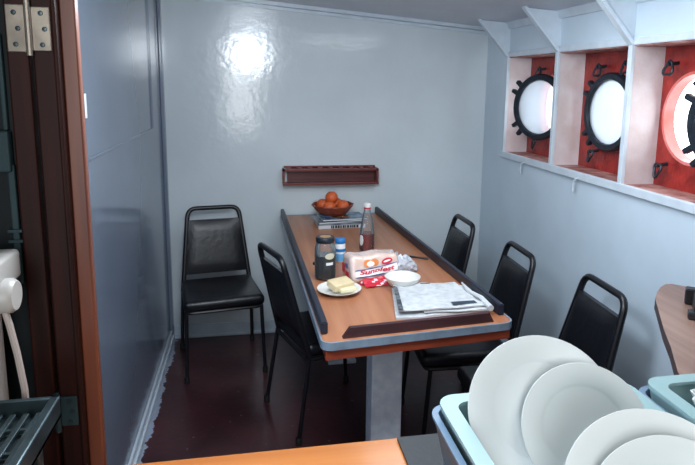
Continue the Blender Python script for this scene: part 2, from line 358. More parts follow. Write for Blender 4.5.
# ---------------------------------------------------------------- partition, hatch, galley
bm = NB(); box(bm, -1.3, -.30, .955, .99, 0, 2.2); box(bm, 1.1, XR+.25, .94, .985, 0, 2.2); box(bm, -.30, 1.1, .94, .985, 2.0, 2.2); box(bm, -.3, 1.1, .90, .93, 0, .955)
struct('wall_front', bm, M['galley'])
bm = NB(); box(bm, -1.4, -1.3, -1.6, .99, 0, 2.3); struct('wall_galley_left', bm, M['galley'])
bm = NB(); box(bm, 2.0, 2.1, -1.6, .99, 0, 2.3); struct('wall_galley_right', bm, M['galley'])
bm = NB(); box(bm, -1.4, 2.1, -1.7, -1.6, 0, 2.3); struct('wall_galley_rear', bm, M['galley'])
bm = NB(); box(bm, -1.4, 2.1, -1.7, .95, 2.2, 2.28); struct('ceiling_galley', bm, M['galley'])
# door frame (jamb)
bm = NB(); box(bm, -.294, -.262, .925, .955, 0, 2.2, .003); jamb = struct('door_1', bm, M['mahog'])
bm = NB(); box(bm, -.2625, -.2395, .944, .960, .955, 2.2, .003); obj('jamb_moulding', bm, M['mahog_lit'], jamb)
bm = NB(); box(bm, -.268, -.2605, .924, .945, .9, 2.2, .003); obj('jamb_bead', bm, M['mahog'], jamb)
# door leaf folded back
dr = thing('galley_door', 'dark mahogany door leaf with green panel and metal bolt rod at left edge', 'door', (-.60, .93, 0))
def dbox(name, x0, x1, y0, y1, z0, z1, m, bev=.003, par=dr):
    b_ = NB(); box(b_, x0+.60, x1+.60, y0-.93, y1-.93, z0, z1, bev); return obj(name, b_, m, par)
dbox('stile', -.326, -.298, .922, .95, .01, 2.15, M['mahog']); dbox('stile', -.95, -.92, .922, .95, .01, 2.15, M['mahog'])
dbox('panel', -.92, -.326, .932, .946, .01, 2.15, M['door_panel'])
rod = dbox('bolt_rod', -.3375, -.3285, .922, .931, 1.305, 1.48, M['teal'], .002)
bm = NB()
for z in (1.37, 1.385):
    box(bm, -.342+.60, -.3235+.60, .918-.93, .931-.93, z-.002, z+.002)
obj('bracket', bm, M['teal'], rod)
dbox('lock_box', -.349, -.330, .914, .931, 1.47, 1.528, M['teal'])
dbox('upper_rod', -.3385, -.3325, .923, .931, 1.528, 1.66, M['teal'], .002)
def hinge(zc, h, m, par):
    b_ = NB(); box(b_, -.323+.60, -.2965+.60, .919-.93, .922-.93, zc-h/2, zc+h/2, .0015); box(b_, -.2925+.60, -.2675+.60, .921-.93, .9248-.93, zc-h/2+.002, zc+h/2-.002, .0015)
    tube(b_, [(-.2945+.60, .917-.93, zc-h/2-.004), (-.2945+.60, .917-.93, zc+h/2+.006)], .0042, 10)
    hg = obj('hinge', b_, m, par)
    for x in (-.312, -.279):
        for k in (-1, 0, 1):
            b_ = NB(); xx = x+(.004 if k == 0 else 0); lathe(b_, [(.0035, 0), (.003, .0012), (0, .0014)], 12, M4=Matrix.Translation((xx+.60, (.919 if x < -.3 else .921)-.93, zc+k*h*.33)) @ Matrix.Rotation(PI/2, 4, 'X')); obj('screw', b_, M['steel_dark'], hg)
hinge(1.667, .064, M['steel'], dr); hinge(1.10, .052, M['teal'], dr)  # lower hinge gets a darker metal, its shade put into the colour
# counter
bm = NB(); box(bm, -.2365, 1.09, .42, .925, .955, 1.0, .004); tag(obj('counter', bm, M['counter']), 'varnished orange wooden counter along the bottom of the photo', 'counter')
bm = NB(); prism(bm, [(.236, .915), (.332, .915), (.332, .70), (.236, .70)], 1.0, 1.006); tag(obj('black_mat', bm, M['black']), 'flat black mat on wooden counter left of the plate tub', 'mat')
bm = NB(); box(bm, -1.28, -.262, .35, .905, .94, .985, .003); tag(obj('side_worktop', bm, M['door_panel']), 'dark worktop under the metal drip tray at lower left', 'worktop')

# ---------------------------------------------------------------- table
NL, NR, FR, FL = Vector((.211, 1.809)), Vector((.907, 1.885)), Vector((.806, 3.752)), Vector((.167, 3.752))
TZ = .775
def tp(u, v, z):      # u across 0..1, v depth 0..1
    q = (NL*(1-u)+NR*u)*(1-v)+(FL*(1-u)+FR*u)*v; return Vector((q.x, q.y, z))
W_, L_ = .68, 1.92
def tm(x, y, z): return tp(x/W_, y/L_, z)
ctr = tp(.5, .5, 0)
tb = thing('mess_table', 'long wooden mess table with dark raised edges on square pillars', 'table', (ctr.x, ctr.y, 0))
def rel(fn): return lambda x, y, z: fn(x, y, z)-Vector((ctr.x, ctr.y, 0))
tr = rel(tm)
bm = NB(); prism(bm, rrect(.004, W_-.004, .004, L_-.004, .034), TZ-.024, TZ, tr); obj('tabletop', bm, M['table'], tb)
bm = NB(); out = rrect(0, W_, 0, L_, .038, 8); inn = rrect(.006, W_-.006, .006, L_-.006, .032, 8); n = len(out)
va = [[bm.verts.new(tr(x, y, z)) for x, y in pl] for pl, z in ((out, TZ-.025), (out, TZ+.002), (inn, TZ+.002), (inn, TZ-.025))]
for a in range(4):
    for k in range(n): bm.faces.new((va[a][k], va[a][(k+1) % n], va[(a+1) % 4][(k+1) % n], va[(a+1) % 4][k]))
obj('edge_band', bm, M['band'], tb, True)
bm = NB(); prism(bm, [(.014, .012), (W_-.014, .012), (W_-.014, L_-.02), (.014, L_-.02)], TZ-.062, TZ-.0245, tr); obj('apron', bm, M['apron'], tb)
for (x0, x1, y0, y1, m_, h) in ((.008, .030, .075, L_-.005, 'fiddle', .042), (W_-.030, W_-.008, .075, L_-.005, 'fiddle', .042)):
    bm = NB(); prism(bm, [(x0, y0), (x1, y0), (x1, y1), (x0, y1)], TZ, TZ+h, tr); bmesh.ops.bevel(bm, geom=bm.edges[:], offset=.003, segments=2, affect='EDGES'); obj('side_rail', bm, M[m_], tb)
bm = NB()   # near rail: long trapezoid, bevelled ends
a_, b_ = .072, .610
vs = [(a_, .030), (b_, .030), (b_-.022, .036), (a_+.022, .036)]
lo = [(a_, .026, TZ), (b_, .026, TZ), (b_, .048, TZ), (a_, .048, TZ)]; hi = [(a_+.024, .028, TZ+.034), (b_-.018, .028, TZ+.034), (b_-.018, .046, TZ+.034), (a_+.024, .046, TZ+.034)]
A = [bm.verts.new(tr(*q)) for q in lo]; B = [bm.verts.new(tr(*q)) for q in hi]
bm.faces.new(A[::-1]); bm.faces.new(B)
for k in range(4): bm.faces.new((A[k], A[(k+1) % 4], B[(k+1) % 4], B[k]))
obj('end_rail', bm, M['fiddle_brown'], tb)
for yy in (2.10, 3.25):
    bm = NB(); box(bm, .436-ctr.x, .556-ctr.x, yy-ctr.y, yy+.11-ctr.y, 0, TZ-.062, .006); box(bm, .415-ctr.x, .577-ctr.x, yy-.02-ctr.y, yy+.13-ctr.y, 0, .02, .004); obj('pillar', bm, M['pillar'], tb)

# ---------------------------------------------------------------- chairs
TOPZ = .852
def chair(label):
    t = thing('stacking_chair', label, 'chair', group='black vinyl chairs around the mess table')
    bm = NB(); vs = box(bm, -.215, .215, -.225, .185, .392, .455, .027, 4)
    for v in vs:
        if v.co.z > .42: v.co.z += .008*(1-(v.co.x/.215)**2)*(1-((v.co.y+.02)/.21)**2)
        v.co.x *= 1-.06*(v.co.y+.225)/.41
    obj('seat', bm, M['vinyl'], t, True)
    # padded back, leaning
    def post(s, z):
        k = (z-.44)/(TOPZ-.44); return Vector((s*(.190-.042*k), .185+.10*k, z))
    bm = NB(); nx, nz = 10, 10
    for side in (0, 1):
        g = []
        for j in range(nz+1):
            row = []
            for i in range(nx+1):
                u = -1+2*i/nx; vv = j/nz; z = .478+.306*vv; q = post(1, z); w2 = q.x-.004; ed = max(0, 1-abs(u)**6)*max(0, 1-abs(2*vv-1)**6); d = .010+.014*ed**.5
                row.append(bm.verts.new((u*w2, q.y+(-d if side == 0 else d*.8), z)))
            g.append(row)
        for j in range(nz):
            for i in range(nx): bm.faces.new((g[j][i], g[j][i+1], g[j+1][i+1], g[j+1][i]))
        if side == 0: g0 = g
    per = lambda g: [g[0][i] for i in range(nx+1)]+[g[j][nx] for j in range(1, nz+1)]+[g[nz][i] for i in range(nx-1, -1, -1)]+[g[j][0] for j in range(nz-1, 0, -1)]
    pa, pb = per(g0), per(g)
    for k in range(len(pa)): bm.faces.new((pa[k], pa[(k+1) % len(pa)], pb[(k+1) % len(pa)], pb[k]))
    obj('backrest', bm, M['vinyl'], t, True)
    bm = NB(); tl, trr = post(-1, TOPZ), post(1, TOPZ)
    pts = [post(-1, .385), post(-1, .6)]+arc_corner(post(-1, .6), tl, trr, .05)+arc_corner(tl, trr, post(1, .6), .05)+[post(1, .6), post(1, .385)]
    tube(bm, pts, .0135, 10); obj('back_frame', bm, M['tube'], t, True)
    bm = NB(); pts = []
    for (x, y) in rrect(-.198, .198, -.205, .185, .03, 4): pts.append((x, y, .386))
    tube(bm, pts, .010, 8, True); obj('seat_frame', bm, M['tube'], t, True)
    for s in (-1, 1):
        for (a, b3) in (((s*.199, -.185, .388), (s*.21, -.215, .012)), ((s*.197, .178, .388), (s*.21, .235, .012))):
            bm = NB(); tube(bm, [a, b3], .0105, 10); lg = obj('leg', bm, M['tube'], t, True)
            bm = NB(); lathe(bm, [(.014, 0), (.014, .03), (.011, .034)], 12, (b3[0], b3[1], 0)); obj('foot_cap', bm, M['rubber'], lg, True)
    return t
ch0 = chair('black vinyl stacking chair standing alone against back wall, facing the camera')
def copy_tree(o, parent=None):
    c = o.copy(); C.objects.link(c)
    if parent: c.parent = parent
    for k in list(o.children): copy_tree(k, c)
    return c
CH = [(-.185, 3.389, 9, None),
      (.345, 2.757, 108, 'black chair tucked under the left side of the mess table'),
      (.888, 3.15, -90, 'black chair on right side of table, farthest, near the back wall corner'),
      (.937, 2.535, -92, 'middle of the three black chairs between table and porthole wall'),
      (1.034, 2.01, -93, 'black chair on the right side of table nearest the stacked plates')]
for x, y, d, lab in CH:
    o = ch0 if lab is None else copy_tree(ch0)
    if lab: o['label'] = lab
    o.location = (x, y, 0); o.rotation_euler = (0, 0, math.radians(d))

# ---------------------------------------------------------------- rack on the back wall
rk = thing('cup_rack', 'open mahogany rack with notched top mounted on back wall above table', 'wall rack', (.487, YB, .975))
def rb(name, x0, x1, y0, y1, z0, z1, m, bev=.002, par=rk):
    b_ = NB(); box(b_, x0, x1, y0, y1, z0, z1, bev); return obj(name, b_, m, par)
rb('back_panel', -.27, .29, -.012, 0, .006, .106, M['rack_dark'])
rb('bottom_board', -.30, .30, -.085, 0, 0, .012, M['rack'])
bm = NB(); prism(bm, [(-.30, -.085), (.30, -.085), (.30, -.06), (-.30, -.06)], .088, .100)
prism(bm, [(-.29, -.012), (.29, -.012), (.29, 0), (-.29, 0)], .10, .112)
for k in range(9):
    x = -.26+k*.065; prism(bm, [(x-.011, -.062), (x+.011, -.062), (x+.018, -.01), (x-.018, -.01)], .090, .104)
obj('notched_top', bm, M['rack'], rk)
rb('front_rail', -.30, .30, -.092, -.083, .0, .016, M['rack'])
rb('end_board', .286, .30, -.085, 0, .012, .10, M['rack'])
bm = NB(); box(bm, -.30, -.288, -.085, -.068, .012, .10); box(bm, -.30, -.288, -.014, 0, .012, .10); box(bm, -.30, -.288, -.068, -.014, .088, .10); box(bm, -.30, -.288, -.068, -.014, .012, .03); obj('end_board', bm, M['rack'], rk)
for x in (-.235, .205):
    bm = NB(); lathe(bm, [(.005, 0), (.004, .002), (0, .0025)], 12, M4=Matrix.Translation((x, -.0125, .082)) @ Matrix.Rotation(PI/2, 4, 'X')); obj('screw', bm, M['steel'], rk)

# ---------------------------------------------------------------- things on the table
T0 = TZ+.0005
# magazines
def mag(x, y, rz, z, w, d, h, m_, lab, spine=False, spot=None):
    t = thing('magazine', lab, 'magazine', (x, y, z), math.radians(rz), 'magazines under the orange basket')
    bm = NB(); box(bm, -w/2, w/2, -d/2, d/2, 0, h*.86, .001); obj('pages', bm, M['paper'], t)
    bm = NB(); box(bm, -w/2-.001, w/2+.001, -d/2-.001, d/2+.001, h*.86, h, .0005); obj('cover', bm, M[m_], t)
    if spine:
        bm = NB(); random.seed(3)
        x = -w*.24
        while x < w*.30:
            l = random.choice((.006, .009, .012)); box(bm, x, x+l, -d/2-.0016, -d/2-.0002, h*.12, h*.78); x += l+random.choice((.003, .005))
        obj('spine_print', bm, M['black_print'], t)
    if spot:
        bm = NB(); lathe(bm, [(.055, h), (.055, h+.0005), (0, h+.0005)], 20, (-.01, -.02, 0)); obj('cover_picture', bm, M[spot], t)
mag(.505, 3.455, 2, T0, .275, .20, .024, 'cover_grey', 'thick magazine with printed black and white spine at bottom of pile', True)
mag(.488, 3.485, 10, T0+.024, .26, .19, .010, 'cover_grey', 'grey covered magazine second from the bottom of the pile')
mag(.535, 3.49, -14, T0+.034, .245, .18, .009, 'cover_red', 'red cornered magazine poking out beneath the top magazine')
mag(.520, 3.46, 6, T0+.043, .26, .17, .008, 'cover_blue', 'blue and brown magazine on top of pile beneath fruit basket', spot='cover_brown')
ZB = T0+.0515
# basket + oranges
bs = thing('fruit_basket', 'woven amber basket of oranges standing on the magazines', 'basket', (.475, 3.53, ZB))
wv = lambda a, z: (1+.035*math.cos(12*a)*(z/.06))
bm = NB(); lathe(bm, [(.075, 0), (.082, .003), (.100, .022), (.120, .050), (.124, .056), (.118, .055), (.096, .024), (.078, .008), (0, .006)], 48, wob=wv); obj('bowl', bm, M['basket'], bs, True)
bm = NB(); pts = [(.120*(1+.035*math.cos(12*a))*math.cos(a), .120*(1+.035*math.cos(12*a))*math.sin(a), .056) for a in [2*PI*k/60 for k in range(60)]]; tube(bm, pts, .0045, 8, True); obj('rim', bm, M['basket'], bs, True)
OR = [(-.025, -.043, .046, 'orange at the front of the basket, left of centre'), (.058, -.018, .047, 'orange at the right in the woven basket'), (.030, .050, .047, 'orange at the back of the woven basket'), (-.056, .033, .047, 'orange at the left rear of the woven basket'), (-.006, .010, .096, 'topmost orange heaped in the woven basket')]
o0 = None
for x, y, z, lab in OR:
    if o0 is None:
        o0 = o = thing('orange', lab, 'orange', group='oranges in the basket')
        bm = NB(); r = .0385; lathe(bm, [(0, -r*.96)]+[(r*math.sin(PI*k/14), -r*.96*math.cos(PI*k/14)) for k in range(1, 14)]+[(0, r*.9)], 24); obj('fruit', bm, M['orange'], o, True)
        bm = NB(); lathe(bm, [(.0035, .033), (.003, .0372), (0, .038)], 8); obj('stem_button', bm, M['teal'], o)
    else: o = copy_tree(o0); o['label'] = lab
    o.location = (.475+x, 3.53+y, ZB+z); o.rotation_euler = (random.uniform(-.6, .6), random.uniform(-.6, .6), random.uniform(0, 6))
# tall dark jar
jr = thing('coffee_jar', 'tall glass jar of dark contents near the left rail', 'jar', (.302, 2.475, T0)); jr.scale = (1, 1, 1.07)
bm = NB(); lathe(bm, [(.034, 0), (.043, .004), (.045, .012), (.045, .125), (.041, .138), (.036, .146), (.036, .158), (.034, .158), (.034, .146), (.0395, .136), (.0435, .124), (.0435, .1)], 36); obj('glass_body', bm, M['glass'], jr, True)
bm = NB(); lathe(bm, [(.033, .003), (.0425, .008), (.043, .014), (.043, .098), (0, .098)], 36); obj('contents', bm, M['syrup'], jr, True)
bm = NB(); lathe(bm, [(.0385, .150), (.040, .153), (.040, .168), (.038, .171), (0, .171)], 36); lid = obj('lid', bm, M['iron'], jr, True)
bm = NB(); lathe(bm, [(.024, .1712), (.024, .1722), (0, .1724)], 24); obj('lid_disc', bm, M['gold'], lid)
def wraplabel(name, r, a0, a1, z0, z1, m_, par, seg=12, round_=False):
    b_ = NB(); vs = []
    for k in range(seg+1):
        a = math.radians(a0+(a1-a0)*k/seg); kz = 1
        if round_: t_ = -1+2*k/seg; kz = max(.05, math.sqrt(max(0, 1-t_*t_)))
        zc = (z0+z1)/2; hh = (z1-z0)/2*kz
        vs.append([b_.verts.new((rr*math.cos(a), rr*math.sin(a), zz)) for rr, zz in ((r, zc-hh), (r, zc+hh), (r+.0008, zc+hh), (r+.0008, zc-hh))])
    for k in range(seg):
        for j in range(4): b_.faces.new((vs[k][j], vs[k+1][j], vs[k+1][(j+1) % 4], vs[k][(j+1) % 4]))
    b_.faces.new(vs[0]); b_.faces.new(vs[-1][::-1]); return obj(name, b_, m_, par, True)
wraplabel('oval_label', .0452, -98, -40, .088, .112, M['label'], jr, 16, True)
wraplabel('small_label', .0452, -92, -52, .064, .075, M['white'], jr)
# blue-capped shaker
sh = thing('shaker', 'small white and blue shaker with blue cap behind the tall jar', 'shaker', (.402, 2.715, T0))
bm = NB(); lathe(bm, [(.022, 0), (.0245, .003), (.0245, .082), (.021, .09)], 28); obj('body', bm, M['white'], sh, True)
wraplabel('label_band', .0247, -180, 178, .006, .040, M['lblue'], sh, 36); wraplabel('label_band', .0247, -180, 178, .05, .064, M['blue'], sh, 36)
bm = NB(); lathe(bm, [(.0235, .088), (.0245, .09), (.0245, .108), (.022, .111), (0, .112)], 28); obj('cap', bm, M['blue'], sh, True)
# sauce bottle
bt = thing('sauce_bottle', 'clear tapering glass bottle with red sauce in the bottom and white cap', 'bottle', (.562, 2.885, T0))
bm = NB(); lathe(bm, [(.032, 0), (.037, .004), (.038, .02), (.037, .085), (.034, .12), (.024, .17), (.0165, .205), (.0155, .222), (.0135, .222), (.0145, .205), (.022, .168), (.032, .119), (.035, .085)], 36); obj('glass_body', bm, M['glass'], bt, True)
bm = NB(); lathe(bm, [(.031, .003), (.0355, .007), (.0362, .02), (.0352, .088), (0, .088)], 36); obj('sauce', bm, M['sauce'], bt, True)
bm = NB(); lathe(bm, [(.0185, .214), (.0185, .221), (0, .221)], 24); cp = obj('cap_ring', bm, M['redp'], bt, True)
bm = NB(); lathe(bm, [(.018, .2212), (.018, .236), (.012, .240), (0, .240)], 24); obj('cap', bm, M['china'], bt, True)
wraplabel('label_remnant', .0384, -170, -128, .03, .085, M['white'], bt, 8, True)
# knives / pens
def knife(name, p0, p1, lab, blade=None, r=.006):
    p0, p1 = Vector(p0), Vector(p1); t = thing(name, lab, name.replace('_', ' '), (p0.x, p0.y, T0)); d = p1-p0
    bm = NB(); tube(bm, [Vector((0, 0, r)), d*.05+Vector((0, 0, r)), d*.5+Vector((0, 0, r)), d*.95+Vector((0, 0, r)), d+Vector((0, 0, r))], [r*.6, r, r*.8, r, r*.6], 10, squash=.8); obj('handle', bm, M['knife'], t, True)
    if blade:
        bl = Vector(blade)-p1; nrm = Vector((-bl.y, bl.x, 0)).normalized()*.008; bm = NB()
        vs = [bm.verts.new(d+q+Vector((0, 0, zz))) for zz in (.0035, .0055) for q in (-nrm, nrm, bl*.9+nrm, bl)]
        for f in ((0, 1, 2, 3), (4, 5, 6, 7), (0, 1, 5, 4), (1, 2, 6, 5), (2, 3, 7, 6), (3, 0, 4, 7)): bm.faces.new([vs[k] for k in f])
        obj('blade', bm, M['steel_dark'], t)
knife('table_knife', (.270, 2.665, 0), (.345, 2.725, 0), 'black handled knife lying behind the tall dark jar', (.52, 2.80, 0), .008)
knife('black_pen', (.722, 2.735, 0), (.822, 2.675, 0), 'black pen lying beside the right rail of the table', None, .0055)
# paper plate and butter
pl = thing('paper_plate', 'small white plate holding a block of butter at the left rail', 'plate', (.335, 2.285, T0))
bm = NB(); lathe(bm, [(.045, 0), (.055, .002), (.070, .012), (.088, .019), (.0885, .021), (.069, .0145), (.054, .0045), (0, .004)], 48, wob=lambda a, z: 1+.008*math.cos(24*a)*(z > .01)); obj('dish', bm, M['china'], pl, True)
bt2 = thing('butter_block', 'pale yellow slab of butter lying tilted on white plate', 'butter', (.342, 2.295, T0+.008), math.radians(28))
bm = NB(); box(bm, -.05, .045, -.03, .032, .012, .040, .004, 2, Matrix.Rotation(math.radians(12), 4, 'X')); obj('slab', bm, M['butter'], bt2, True)
bm = NB(); box(bm, -.02, .05, -.052, -.018, 0, .020, .006, 3, Matrix.Rotation(math.radians(-12), 4, 'Z')); obj('soft_piece', bm, M['butter2'], bt2, True)
# bowl
bw = NB(); lathe(bw, [(.035, 0), (.037, .004), (.055, .018), (.070, .040), (.0735, .050), (.0715, .051), (.067, .041), (.052, .022), (.03, .012), (0, .010)], 44, (0, 0, 0))
o = obj('white_bowl', bw, M['china'], None, True); o.location = (.600, 2.303, T0); tag(o, 'small white bowl between the bread bag and the newspapers', 'bowl')
# bread bag
BT = .45
bb = thing('bread_bag', 'sliced loaf in printed red and white plastic bag with crinkled end', 'bread', (.503, 2.462, T0), math.radians(12))
bm = NB(); vs = box(bm, -.12, .10, -.085, .062, .002, .112, .022, 4)
bmesh.ops.subdivide_edges(bm, edges=[e for e in bm.edges if e.calc_length() > .04], cuts=6, use_grid_fill=True)
random.seed(5)
for v in bm.verts:
    v.co.y += .004*math.sin(v.co.x*70+v.co.z*40); v.co.z = max(.001, v.co.z+.004*math.sin(v.co.x*55+1)*(v.co.z > .05)); v.co.y *= 1-BT*max(0, v.co.z-.02)/.1
loaf = obj('wrapped_loaf', bm, M['bread'], bb, True)
bm = NB(); random.seed(9); rings = []
for j in range(12):
    t_ = j/11; x = .085+.135*t_; R = (.052*(1-t_)**.55+.012) if j < 11 else .006
    rings.append([bm.verts.new((x+random.uniform(-.004, .004), R*1.0*math.cos(a)*(1+random.uniform(-.2, .2)), max(.001, .004+R*.85*(1+math.sin(a))*(1+random.uniform(-.22, .22))*.9))) for a in [2*PI*k/22 for k in range(22)]])
for j in range(11):
    for k in range(22): bm.faces.new((rings[j][k], rings[j][(k+1) % 22], rings[j+1][(k+1) % 22], rings[j+1][k]))
obj('crinkled_tail', bm, M['crinkle'], bb)
def side_pt(x, z, off=.0015):   # point on loaf's front face
    return Vector((x, (-.085+.004*math.sin(x*70+z*40))*(1-BT*max(0, z-.02)/.1)-off-.001, z))
def patch(name, poly, m_, off=.0015, par=bb):
    b_ = NB(); xs = [q[0] for q in poly]; cx = sum(xs)/len(xs); cz_ = sum(q[1] for q in poly)/len(poly)
    rings = []
    for k in (1.0, .66, .33): rings.append([b_.verts.new(side_pt(cx+(x-cx)*k, cz_+(z-cz_)*k, off)) for x, z in poly])
    c0 = b_.verts.new(side_pt(cx, cz_, off)); n = len(poly)
    for a in range(2):
        for k in range(n): b_.faces.new((rings[a][k], rings[a][(k+1) % n], rings[a+1][(k+1) % n], rings[a+1][k]))
    for k in range(n): b_.faces.new((rings[2][k], rings[2][(k+1) % n], c0))
    o_ = obj(name, b_, m_, par, True); return o_
patch('white_banner', [(-.108, .034), (-.05, .036), (.02, .040), (.088, .046), (.09, .062), (.086, .074), (.02, .066), (-.05, .058), (-.104, .054)], M['whitep'], .002)
patch('blue_line', [(-.106, .057), (-.03, .061), (.03, .068), (.088, .076), (.088, .0785), (.03, .0705), (-.03, .0635), (-.106, .060)], M['bluep'], .0026)
patch('blue_line', [(-.106, .030), (-.03, .032), (.03, .036), (.088, .042), (.088, .0445), (.03, .0385), (-.03, .0345), (-.106, .0325)], M['bluep'], .0026)
def ell(cx, cz_, a, b3, rot=0, n=18): return [(cx+a*math.cos(t)*math.cos(rot)-b3*math.sin(t)*math.sin(rot), cz_+a*math.cos(t)*math.sin(rot)+b3*math.sin(t)*math.cos(rot)) for t in [2*PI*k/n for k in range(n)]]
patch('round_picture', ell(-.048, .083, .018, .015), M['orangep'], .0028); patch('round_picture', ell(-.014, .085, .017, .014), M['orangep'], .0028)
patch('picture_centre', ell(-.034, .080, .018, .010), M['whitep'], .0036)
patch('red_oval', ell(.042, .085, .027, .012, .12), M['redp'], .0028)
patch('oval_script', ell(.042, .086, .019, .0035, .12), M['whitep'], .0036)
patch('red_foot', [(-.100, .003), (-.04, .003), (.03, .003), (.035, .02), (.01, .028), (-.05, .026), (-.09, .020)], M['redp'], .0024)
for k in range(3): patch('foot_stripe', [(-.005+k*.014, .004), (.001+k*.014, .004), (.012+k*.012, .023), (.006+k*.012, .023)], M['whitep'], .0034)
for k in range(4): patch('foot_letter', ell(-.082+k*.02, .012+.002*(k % 2), .005, .005), M['whitep'], .0034)
# red and blue printing on loaf's left end
bm = NB()
for (y0, y1, z0, z1, mi) in ((-.040, -.004, .012, .045, 0), (.004, .036, .03, .07, 0), (-.03, .0, .058, .078, 1)):
    box(bm, -.1238, -.1225, y0, y1, z0, z1, .0006, 1, mi=mi)
obj('end_print', bm, [M['redp'], M['bluep']], bb)
# loose red end of the wrapper lying on the table in front of the loaf
bm = NB(); random.seed(4); g = []
for j in range(7):
    g.append([bm.verts.new((-.078+.098*i/8+.008*j/6*(1 if i > 4 else -.6), -.082-.052*j/6+random.uniform(-.002, .002), .022*(1-j/6)**1.6+.003+random.uniform(0, .004))) for i in range(9)])
for j in range(6):
    for i in range(8): bm.faces.new((g[j][i], g[j][i+1], g[j+1][i+1], g[j+1][i])).material_index = 1 if (i+j) % 4 == 1 and j > 0 and i > 2 else 0
flap = obj('wrapper_flap', bm, [M['redp'], M['whitep']], bb)
md = flap.modifiers.new('thickness', 'SOLIDIFY'); md.thickness = .0008; md.offset = 1
cu = bpy.data.curves.new('bread_name', 'FONT'); cu.body = 'Sunblest'; cu.size = .036; cu.extrude = .0004; cu.shear = .25; cu.offset = .0011
to = bpy.data.objects.new('name_tmp', cu); C.objects.link(to); bpy.context.view_layer.update()
me = bpy.data.meshes.new_from_object(to.evaluated_get(bpy.context.evaluated_depsgraph_get())); bpy.data.objects.remove(to)
wid = max(v.co.x for v in me.vertices)
for v in me.vertices:
    x = -.090+v.co.x/wid*.165; z = .042+v.co.y*.62+(x+.09)*.055; q = side_pt(x, z, .0034); v.co = Vector((q.x, q.y-v.co.z, q.z))
me.materials.append(M['redp']); to = bpy.data.objects.new('bread_name', me); C.objects.link(to); to.parent = bb
# newspapers
np_ = [(.488, 1.972), (.888, 1.975), (.862, 2.16), (.835, 2.285), (.545, 2.29)]
def sheet(name, poly, z, h, lab, m_=M['news'], curl=.0):
    t = thing(name, lab, 'newspaper', (.68, 2.12, z), group='newspapers on the near end of the table')
    cx, cy_ = sum(q[0] for q in poly)/len(poly), sum(q[1] for q in poly)/len(poly); b_ = NB(); n = len(poly)
    # subdivide border
    bd = []
    for k in range(n):
        for s in range(6):
            a, c2 = poly[k], poly[(k+1) % n]; f_ = s/6; jx = random.uniform(-.0015, .0015); bd.append((a[0]+(c2[0]-a[0])*f_+jx, a[1]+(c2[1]-a[1])*f_+jx))
    rings = []; K = 5
    for j in range(K):
        k = 1-j/K; ring = []
        for x, y in bd:
            px, py = cx+(x-cx)*k, cy_+(y-cy_)*k; zz = h+.0025*math.sin(px*38+py*20)+.002*math.sin(py*60)+(curl*max(0, (px-.84)/.05) if curl else 0)
            ring.append(b_.verts.new((px-.68, py-2.12, zz)))
        rings.append(ring)
    c0 = b_.verts.new((cx-.68, cy_-2.12, h+.001)); N2 = len(bd)
    for j in range(K-1):
        for k in range(N2): b_.faces.new((rings[j][k], rings[j][(k+1) % N2], rings[j+1][(k+1) % N2], rings[j+1][k]))
    for k in range(N2): b_.faces.new((rings[-1][k], rings[-1][(k+1) % N2], c0))
    low = [b_.verts.new((v.co.x, v.co.y, max(.0, v.co.z-h))) for v in rings[0]]
    for k in range(N2): f = b_.faces.new((rings[0][k], rings[0][(k+1) % N2], low[(k+1) % N2], low[k])); f.material_index = 1
    b_.faces.new(low[::-1])
    obj('pages', b_, [m_, M['paper']], t, True); return t
sheet('newspaper', [(.492, 1.970), (.78, 1.985), (.855, 1.99), (.855, 2.26), (.64, 2.285), (.552, 2.29)], T0, .009, 'bottom newspaper of the stack behind the near rail')
sheet('newspaper', [(.60, 1.985), (TOPZ, 1.975), (.862, 2.10), (.846, 2.235), (.62, 2.27)], T0+.0135, .006, 'middle newspaper in the stack, poking out towards the right rail')
s3 = sheet('newspaper', [(.505, 1.985), (.835, 1.990), (.818, 2.15), (.808, 2.262), (.556, 2.283)], T0+.024, .005, 'topmost newspaper of the stack behind the near rail')
bm = NB(); prism(bm, [(-.176, -.142), (-.158, -.142), (-.122, .10), (-.134, .12)], .0085, .0095); obj('photo_strip', bm, M['newsphoto'], s3)
bm = NB(); prism(bm, [(.035, -.118), (.13, -.113), (.128, -.085), (.035, -.088)], .0085, .0092); obj('dark_panel', bm, M['ad'], s3)
bm = NB(); prism(bm, [(-.02, .125), (.02, .127), (.02, .133), (-.02, .131)], .0085, .0092); obj('headline', bm, M['black_print'], s3)
bm = NB(); pts = [(.862, 2.24, T0+.016), (TOPZ, 2.14, T0+.018), (.872, 2.05, T0+.02), (.870, 1.955, T0+.016)]; pts = [(x-.028, y, z+.014) for x, y, z in pts]; tube(bm, pts, [.004, .007, .009, .0115], 12, caps=True)
tag(obj('rolled_paper', bm, M['paper'], None, True), 'rolled sheet of paper along the right edge of newspapers', 'paper')

